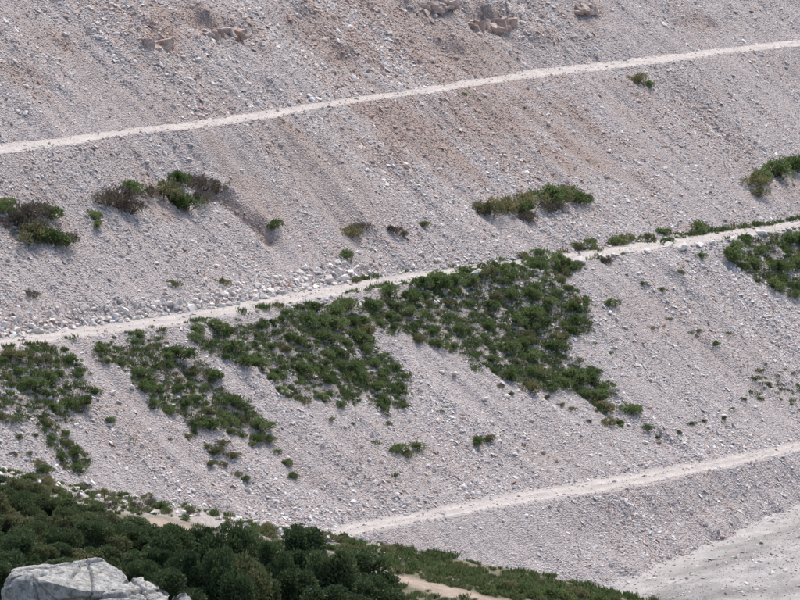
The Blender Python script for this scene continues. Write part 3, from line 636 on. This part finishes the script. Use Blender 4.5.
# weeds and grass scattered in patches and on verges (uncountable)
def tuft_mesh(seed, mat, n, L, spread):
    r = random.Random(seed)
    cs = [Vector((r.gauss(0, spread), r.gauss(0, spread), -.02)) for _ in range(n)]
    ds = [Vector((r.gauss(0, .35), r.gauss(0, .35), 1)).normalized() for _ in range(n)]
    return mk('tuft', *blade_cloud(cs, ds, L, L * .055, r, .6), mat)
def coll(name, meshes):
    c = bpy.data.collections.new(name)
    for m_ in meshes: c.objects.link(bpy.data.objects.new(m_.name + '_shape', m_))
    return c
weed_col = coll('weed_shapes', [tuft_mesh(400 + i, M['leaf'] if i != 2 else M['olive'], 44, .28, .18) for i in range(6)])
grass_col = coll('grass_shapes', [tuft_mesh(420 + i, M['grass'], 70, .5, .24) for i in range(5)])
heath_col = coll('heath_shapes', [SH['olive'][0][0], SH['green'][1][0]])
o = obj('ground_cover', ground_objs['low'].data); tag(o, 'short weeds growing between the shrubs of the green patches', 'weeds', kind='stuff')
gn_scatter(o, [dict(attr='green', dens=(.015, 6), coll='w', size=(.5, 1.2), up=1)], {'w': weed_col})
o = obj('grass', near.data); tag(o, 'green grass along the beige track on the near hillside', 'grass', kind='stuff')
gn_scatter(o, [dict(attr='verge', dens=(0, 8), coll='g', size=(.2, .75), up=1), dict(attr='grassd', dens=(0, 3), coll='g', size=(.25, .6), up=1)], {'g': grass_col})
# weeds along the inner edge of the middle track
s_, t_, z_, f_, V_, Q_ = grids['track2']
u_ = 1.6 * sm(s_, 0, 8) * np.exp(-((f_ - .03) / .12) ** 2) * np.clip(.5 + 1.7 * fbm(s_ * .3, t_ * .9, 77), 0, 1) + .6 * np.exp(-((f_ - .98) / .08) ** 2) * np.clip(.35 + fbm(s_ * .3, s_ * 0, 78), 0, 1)
me = mesh_np('verge', V_ , Q_, None, True, dict(weed=u_))
o = obj('verge_weeds', me); tag(o, 'weeds lining the edges of the middle track', 'weeds', kind='stuff')
gn_scatter(o, [dict(attr='weed', dens=(0, 7), coll='w', size=(.5, 1.6), up=1)], {'w': weed_col})
# ---------------------------------------------------------------- trees of the near thicket
def tree_meshes(seed, mat, n=9000, leaf=.095, tall=1.25):
    """evergreen of crown radius about 1 m; foot at z=0"""
    r = random.Random(seed); V, Fc = [], []; TV, TF = [], []
    tube(TV, TF, [Vector((0, 0, -.5)), Vector((.04, .02, .3)), Vector((.0, .05, .7)), Vector((.05, 0, 1.2 * tall))], [.13, .10, .075, .02], 7)
    lobes = []
    for i in range(19):
        a = r.uniform(0, 6.28); zz = r.uniform(.25, 1.75) * tall * .72; prof = math.sqrt(max(.05, 1 - ((zz / tall - .62) / .75) ** 2))
        d = prof * r.uniform(.25, .85)
        c = Vector((math.cos(a) * d, math.sin(a) * d, zz)); lobes.append((c, r.uniform(.2, .4)))
        if i % 2 == 0: tube(TV, TF, [Vector((0, 0, zz * .35 + .15)), c * .55 + Vector((0, 0, zz * .25)), c], [.05, .03, .01], 5)
    for c, rad in lobes:
        cs, ds = [], []
        for _ in range(n // len(lobes)):
            v = Vector((r.gauss(0, 1), r.gauss(0, 1), r.gauss(.2, 1))).normalized(); q = rad * r.uniform(.25, 1.05) ** .6
            cs.append(c + v * q); ds.append((v + Vector((r.gauss(0, .7), r.gauss(0, .7), .45 + r.gauss(0, .5)))).normalized())
        v_, f_ = blade_cloud(cs, ds, leaf, leaf * .33, r)
        o_ = len(V); V += v_; Fc += [tuple(i + o_ for i in f) for f in f_]
    return mk('crown', V, Fc, mat), mk('trunk', TV, TF, M['bark'], True)
TR = {'dark': [tree_meshes(500 + i, M['dark'], tall=1.1 + .12 * i) for i in range(5)],
      'heath': [tree_meshes(520 + i, M['bushleaf'], 7000, .10, .85) for i in range(4)],
      'dry': [tree_meshes(530 + i, M['olive'], 4500, .11, .8) for i in range(2)]}
def tree(u, vtop, height, rad, kind, label, group, name='evergreen_tree', cat='tree'):
    """stands where a tree of this height would show its top at the given pixel"""
    d = ray(u, vtop); ys = np.linspace(285, 170, 700); xs_ = d[0] / d[1] * ys; up = CZ + d[2] / d[1] * ys - near_z(xs_, ys)
    i = int(np.argmax((up > height) & (ys < Y_E - .5))); x, yy = xs_[i], ys[i]; zf = float(near_z(x, yy))
    cm, tm = random.choice(TR[kind]); hmesh = .93 * max(v.co.z for v in cm.vertices)
    e = empty(name, (x, yy, zf - .05), random.uniform(0, 6.28), (rad, rad, max(height, float(up[i])) / hmesh))
    obj('crown', cm, e); obj('trunk', tm, e); tag(e, label, cat, group); return e
random.seed(21)
DK_G = 'dark evergreens of the near thicket'
outline = [(0, 472), (30, 482), (60, 496), (100, 507), (130, 517), (165, 529), (200, 527), (230, 531), (260, 540), (285, 537), (305, 530), (330, 543), (350, 548), (370, 556), (385, 575), (398, 600), (420, 640)]
ou, ov = zip(*outline)
rows_ = {}
for row, (dv, step, rw) in enumerate(((0, 25, 'back'), (20, 30, 'second'), (40, 32, 'front'))):
    for u in range(176 - 20 * row, 388, step):
        v = np.interp(u, ou, ov) + dv + random.uniform(-5, 8)
        if v > 604 or (row and u > 372): continue
        rows_.setdefault(rw, []).append(tree(u + random.uniform(-5, 5), v, random.uniform(2.2, 3.9), random.uniform(1.0, 1.8), 'dark' if random.random() < .93 else 'heath', 'dark evergreen', DK_G))
for rw, L in rows_.items():
    L.sort(key=lambda o: to_px(o.location)[0])
    for i, o in enumerate(L): o['label'] = f"evergreen tree, {CNT[i]} from the left in the {rw} row of the near thicket"
HE_G = 'bushes of the low thicket behind the boulders'; HB = {}
for row, dv in enumerate((0, 10, 21, 33, 46, 60, 74, 90)):
    for u in range(-12, 178 - 5 * row, 24):
        v = np.interp(u, ou, ov) + dv + random.uniform(-4, 4)
        if v > 602 or (15 < u < 180 and v > 588): continue
        r_ = random.random(); kd = 'dry' if r_ < .07 else ('dark' if r_ < .3 + .08 * row else 'heath')
        HB.setdefault(kd, []).append(tree(u + random.uniform(-8, 8), v, random.uniform(1.1, 2.0) if row else random.uniform(.7, 1.2), random.uniform(.9, 1.3), kd, 'bush', HE_G, 'thicket_bush', 'bush'))
for kd, wd in (('heath', 'olive green bush'), ('dark', 'dark green bush'), ('dry', 'dry yellowish bush')):
    by_cells(HB[kd], wd, 'thicket behind the boulders', L3, C3 if kd != 'dry' else ('',))
# weeds on the rubble crest of the spur
CR_L, CR_G = 'low weed bush on the rubble crest beyond the near thicket', 'weed bushes on the rubble crest'
WB = []
for i in range(60):
    x = random.uniform(-20, 0); y = Y_E - random.uniform(-.4, 4.0)
    WB.append(shrub(Vector((x, y, near_ground(x, y) - .05)), random.uniform(.25, .6), random.choice(('green', 'olive', 'green', 'olive', 'dead')), CR_L, CR_G, 'weed_bush'))

VB = []
for i in range(16):
    u = 385 + i * 14 + random.uniform(-5, 5); x, y, z = near_hit(u, 553 + (u - 380) * .215 + random.uniform(2, 12))
    VB.append(shrub(Vector((x, y, z - .05)), random.uniform(.3, .7) if i < 12 else random.uniform(.7, .95), random.choice(('green', 'olive', 'green')), 'bush', 'bushes of the grass verge', 'verge_bush'))
by_cells(VB, 'bush', 'grass verge beyond the beige track', ('left', 'middle', 'right'), ('',))
by_cells(WB, 'weed bush', 'crest beyond the near thicket', ('leftmost', 'left', 'centre', 'right', 'rightmost'), ('far', 'near'))
# ---------------------------------------------------------------- boulders
BMESH = [hull_mesh('boulder', 13 + 2 * (i % 4), (1, random.Random(i).uniform(.65, .95), random.Random(i + 50).uniform(.55, .85)), M['boulder'], 600 + i, .035) for i in range(10)]
def boulder(loc, rad, label, group, name='boulder', sc=(1, 1, 1), mesh=None):
    o = obj(name, mesh or random.choice(BMESH)); o.location = loc
    o.scale = (rad * sc[0], rad * sc[1], rad * sc[2]); o.rotation_euler = (random.uniform(-.5, .5), random.uniform(-.5, .5), random.uniform(0, 6.28))
    boulder_last[:] = [o]
    return tag(o, label, 'boulder', group)
boulder_last = []
random.seed(5)
ROW_L, ROW_G = 'pale limestone boulder in the row at the slope foot along the middle track', 'boulder row along the middle track'
ti2 = lambda s: np.interp(s, SS, T['2i']); placed = []
ROWB = []
for _ in range(9000):
    if len(placed) >= 262: break
    s = random.uniform(-38.5, 60); f = 1 if s < 7 else (.5 if s < 18 else .1)
    if random.random() > f: continue
    off = -abs(random.gauss(0, 1)) * (1.0 if s < 4 else .6) + .5
    rad = min(.5, .19 + random.expovariate(8.5)) * (1.05 if s < 6 else .75) * (1 if off > -1.5 else .7)
    q = (s, ti2(s) + off, rad)
    if any((q[0] - a) ** 2 + (q[1] - b) ** 2 < (.62 * (rad + c)) ** 2 for a, b, c in placed): continue
    placed.append(q); h, n_ = drop(*st2xy(q[0], q[1]))
    ROWB.append(boulder(h + Vector((0, 0, rad * .15)), rad, ROW_L, ROW_G))
def by_stretch(objs, what, stretches):
    for a, b, where in stretches:
        L = sorted((o for o in objs if a <= to_px(o.location)[0] < b), key=lambda o: -o.scale[0])
        for i, o in enumerate(L): o['label'] = f"{ORD[i] + ' ' if i < len(ORD) else 'small '}{what} {where}"
STRETCH = [(-999, 40, 'under the dry tuft at the left edge'), (40, 80, 'just right of the stretch under the dry tuft'), (80, 120, 'straight below the left end of the arching thicket'), (120, 160, 'straight below the middle of the arching thicket'), (160, 200, 'straight below the right end of the arching thicket'), (200, 245, 'left of below the lone round bush'), (245, 290, 'straight below the lone round bush'), (290, 330, 'right of below the lone round bush'), (330, 375, 'straight below the olive tuft'), (375, 440, 'where the row thins out'), (440, 560, 'behind the largest green patch'), (560, 700, 'behind the bushes inside the track'), (700, 9999, 'at the right end of the row')]
by_stretch(ROWB, 'boulder of the track row', STRETCH)
# stones on the outer edge of the middle track, one by one
for u, v, hw, lab in [(476, 275, 9, 'largest white block on the outer edge of the middle track above the shrubs'), (431, 285, 9, 'flat white block on the outer track edge, lower left of the largest one'), (428, 287, 6, 'small white block touching the flat one on the outer track edge'), (397, 286, 6, 'little white stone on the track edge at the top of the dense patch'), (444, 279, 6, 'white stone between the flat block and the largest one on the track edge'),
  (512, 266, 6, 'long low white stone on the outer track edge right of the largest block'), (527, 265, 4, 'small white stone next to the long low one'), (580, 262, 8, 'pale block on the outer track edge where the dense patch ends'), (600, 258, 7, 'grey block on the outer track edge, second after the dense patch'), (627, 253, 8, 'brownish block on the outer track edge, third after the dense patch'), (614, 256, 6, 'small pale block between the grey and brownish ones on the track edge'),
  (668, 247, 8, 'white block under the bush on the outer edge of the middle track'), (682, 248, 8, 'white block right of the one under the bush on the track edge'), (700, 246, 6, 'first of three pale blocks before the right edge patch'), (713, 243, 5, 'second of three pale blocks before the right edge patch'), (731, 240, 6, 'third of three pale blocks before the right edge patch'), (761, 235, 9, 'broad tan block on the outer track edge near the right edge'), (776, 234, 6, 'pale block right of the broad tan one on the track edge'), (790, 231, 6, 'pale block at the right end of the middle track edge'), (647, 252, 5, 'small block left of the bush on the outer track edge'), (553, 266, 6, 'pale stone among the topmost shrubs of the largest patch')]:
    h, n_ = hit(u, v); rad = hw * (h - CAMP).length / F
    boulder(h + Vector((0, 0, rad * .2)), rad * .88, lab, None, sc=(1.15, 1, .85))
# larger single stones lying on the scree
for i, (lab, grp, seg, n) in enumerate((('fist shaped pale stone lying loose on the slope below the middle track', 'larger stones on the slope below the middle track', 'low', 34), ('pale stone lying loose on the slope between top and middle tracks', 'larger stones on the slope between the tracks', 'mid', 22))):
    s, t, z, fr, V, Q = grids[seg]; c = 0; LS = []
    while c < n:
        ii = random.randrange(len(V)); ss, tt = s.ravel()[ii], t.ravel()[ii]
        if not (-38 < ss < 55) or any(inpoly(np.array([ss]), np.array([tt]), P)[0] for P in PST.values()): continue
        h = Vector(V[ii]); 
        boulder(h + Vector((0, 0, .05)), random.uniform(.22, .36), lab, grp, 'stone'); LS.append(boulder_last[0]); c += 1
    by_cells(LS, 'loose stone', 'slope above middle track' if seg == 'mid' else 'slope under middle track', ('leftmost', 'left', 'right', 'rightmost'), C3)
# bedrock showing in the upper slope
def outcrop_mesh(seed, L, H, D, n=7):
    """a broken ledge: jointed angular blocks leaning along the fall line, one body"""
    r = random.Random(seed); bm = bmesh.new()
    for i in range(n * 3):
        x = -L / 2 + L * (i // 3 + r.uniform(.1, .9)) / n; wd = L / n * r.uniform(.45, .9); h = H * r.uniform(.35, 1.0) * (1 if i % 3 == 0 else .6); dp = D * r.uniform(.4, .8)
        rot = Matrix.Rotation(r.uniform(-.35, .35), 4, 'Z') @ Matrix.Rotation(r.uniform(-.3, .5), 4, 'X') @ Matrix.Rotation(r.uniform(-.3, .3), 4, 'Y')
        vs = [bm.verts.new(rot @ Vector((sx * wd * .6 * r.uniform(.75, 1.1), sy * dp * r.uniform(.7, 1.1), sz * h * .6 * r.uniform(.7, 1.1))) + Vector((x, r.gauss(0, .2) * D, h * .4))) for sx in (-1, 1) for sy in (-1, 1) for sz in (-1, 1)]
        vs += [bm.verts.new(rot @ Vector((r.uniform(-.4, .4) * wd, -dp * r.uniform(.9, 1.25), r.uniform(-.3, .5) * h)) + Vector((x, 0, h * .4)))]
        bmesh.ops.convex_hull(bm, input=vs)
    for v in [v for v in bm.verts if not v.link_faces]: bm.verts.remove(v)
    bmesh.ops.triangulate(bm, faces=bm.faces[:])
    for _ in range(3):
        long = [e for e in bm.edges if e.calc_length() > .22]
        if not long: break
        bmesh.ops.subdivide_edges(bm, edges=long, cuts=1); bmesh.ops.triangulate(bm, faces=[f for f in bm.faces if len(f.verts) > 3])
    bm.normal_update()
    co = np.array([v.co for v in bm.verts]); x, y, z = co.T
    d = .07 * fbm(x * 1.9 + z, y * 1.9 - z * .6, seed) + .09 * fbm(x * 5 + z * 3, y * 5 + z * 4, seed + 4, 2)
    for v, dd in zip(bm.verts, d): v.co += v.normal * float(dd)
    me = bpy.data.meshes.new('outcrop'); bm.to_mesh(me); bm.free(); me.materials.append(M['brownrock']); return me
for i, (u, v, wpx, H, D, n, lab) in enumerate([(492, 26, 66, 1.5, 1.5, 11, 'broken brown rock ledge at the top edge of the slope'), (430, 6, 44, 1.0, 1.2, 8, 'small brown rock ledge cut by the top edge, beside the broken one'), (205, 34, 82, .9, 1.1, 13, 'long low brown rock ledge in the upper slope'), (157, 46, 24, 1.0, .9, 2, 'rounded tan rock at the end of the long low ledge'), (585, 9, 26, .7, .9, 5, 'dark reddish rock notch in the upper slope'),
   ]):
    h, n_ = hit(u, v); L = wpx * (h - CAMP).length / F / .8
    o = obj('rock_outcrop', outcrop_mesh(700 + i, L, H, D, n), None, h - Vector((0, 0, H * .42))); o.rotation_euler = (0, 0, math.radians(50))
    tag(o, lab, 'rock')
# rubble along the crest of the near spur
RB_L, RB_G = 'pale rubble stone on the crest beyond the near thicket', 'rubble stones on the near crest'
RUB = []
for i in range(150):
    x = random.uniform(-21.5, -.5); y = Y_E - abs(random.gauss(0, 1.3)) + .4; rad = min(.36, .1 + random.expovariate(12))
    boulder(Vector((x, y, near_ground(x, y) + rad * .3)), rad, RB_L, RB_G, 'rubble_stone'); RUB.append(boulder_last[0])
by_cells(RUB, 'rubble stone', 'crest beyond the near thicket', ('leftmost', 'left', 'inner left', 'inner right', 'right', 'rightmost'), ('',))
# the big grey boulders closest to the camera: shaped blocks, chipped and layered
def big_rock(pts, seed, amp=.05, chip=1.):
    r = random.Random(seed); bm = bmesh.new()
    for p in pts: bm.verts.new(p)
    bmesh.ops.convex_hull(bm, input=bm.verts)
    for v in [v for v in bm.verts if not v.link_faces]: bm.verts.remove(v)
    for _ in range(16):                                      # knock chips off corners and edges: flat fracture faces
        v = r.choice(bm.verts[:]).co.copy(); c = Vector((r.gauss(0, .2), r.gauss(0, .2), r.gauss(0, .2))); n = (v - c).normalized() + Vector((r.gauss(0, .35), r.gauss(0, .35), r.gauss(0, .35))); n.normalize()
        far = max((q.co.dot(n) for q in bm.verts)); cut = bmesh.ops.bisect_plane(bm, geom=bm.verts[:] + bm.edges[:] + bm.faces[:], plane_co=n * (far - chip * r.uniform(.03, .10)), plane_no=n, clear_outer=True)
        bmesh.ops.holes_fill(bm, edges=bm.edges[:])
    bmesh.ops.triangulate(bm, faces=bm.faces[:])
    for _ in range(7):
        long = [e for e in bm.edges if e.calc_length() > .055]
        if not long: break
        bmesh.ops.subdivide_edges(bm, edges=long, cuts=1); bmesh.ops.triangulate(bm, faces=[f for f in bm.faces if len(f.verts) > 3])
    bm.normal_update()
    co = np.array([v.co for v in bm.verts]); no = np.array([v.normal for v in bm.verts]); x, y, z = co.T
    d = amp * (.7 * fbm(x * 1.7 + z, y * 1.7 + z * .7, seed) + .55 * fbm(x * 6 + z * 3, y * 6 - z * 4, seed + 9, 3))
    for k_ in range(11):                                     # joints: nearly flat cracks, and faces stepped along them
        n3 = Vector((r.gauss(0, 1), r.gauss(0, .6), r.gauss(0, .8))).normalized(); h = co @ np.array(n3) - r.uniform(-.8, .8) + .03 * fbm(x * 3 + z, y * 3, seed + 40 + k_)
        m = sm(vn(x * .7 + z, y * .7, seed + k_), -.2, .1)
        d += m * (r.uniform(.015, .035) * np.tanh(h / .02) - .085 * np.exp(-(h / .025) ** 2))
    for v, n_, dd in zip(bm.verts, no, d): v.co += Vector(n_) * float(dd)
    me = bpy.data.meshes.new('rock'); bm.to_mesh(me); bm.free(); me.materials.append(M['grey']); return me
YB = 122.0
def bp(u, v, dy): x, y, z = px_at(u, v, YB + dy); return (x, y, z)
def rock_from(pxs, lab, seed):
    P = np.array([bp(*q) for q in pxs]); c = P.mean(0)
    o = obj('boulder', big_rock([tuple(p - c) for p in P], seed, chip=1. if seed == 3 else .45)); o.location = c
    return tag(o, lab, 'boulder')
rock_from([(9, 581, -.7), (14, 573, -.6), (50, 583, -.9), (84, 592, -.9), (15, 571.5, .6), (60, 567, 1.0), (93, 563, .9), (105, 559.5, .7), (121, 566, .7), (129, 577, .3), (112, 592, -.5), (8, 660, -.6), (84, 665, -.95), (125, 660, -.3), (20, 650, 1.1), (120, 640, 1.2)], 'largest flat topped grey boulder closest to the camera', 3)
rock_from([(98, 602, -.9), (113, 590, -.6), (141, 577, .5), (150, 580, .5), (172, 592, .2), (168, 604, -.5), (135, 600, -1.1), (95, 660, -.9), (172, 660, -.6), (140, 660, 1.0), (120, 640, .9)], 'slanting grey boulder leaning against the largest one', 17)
rock_from([(163, 602, -.4), (174, 593, -.3), (187, 590, .1), (196, 597, .1), (197, 612, -.3), (165, 660, -.5), (200, 660, -.3), (182, 650, .6)], 'small grey boulder at the right end of the closest group', 29)
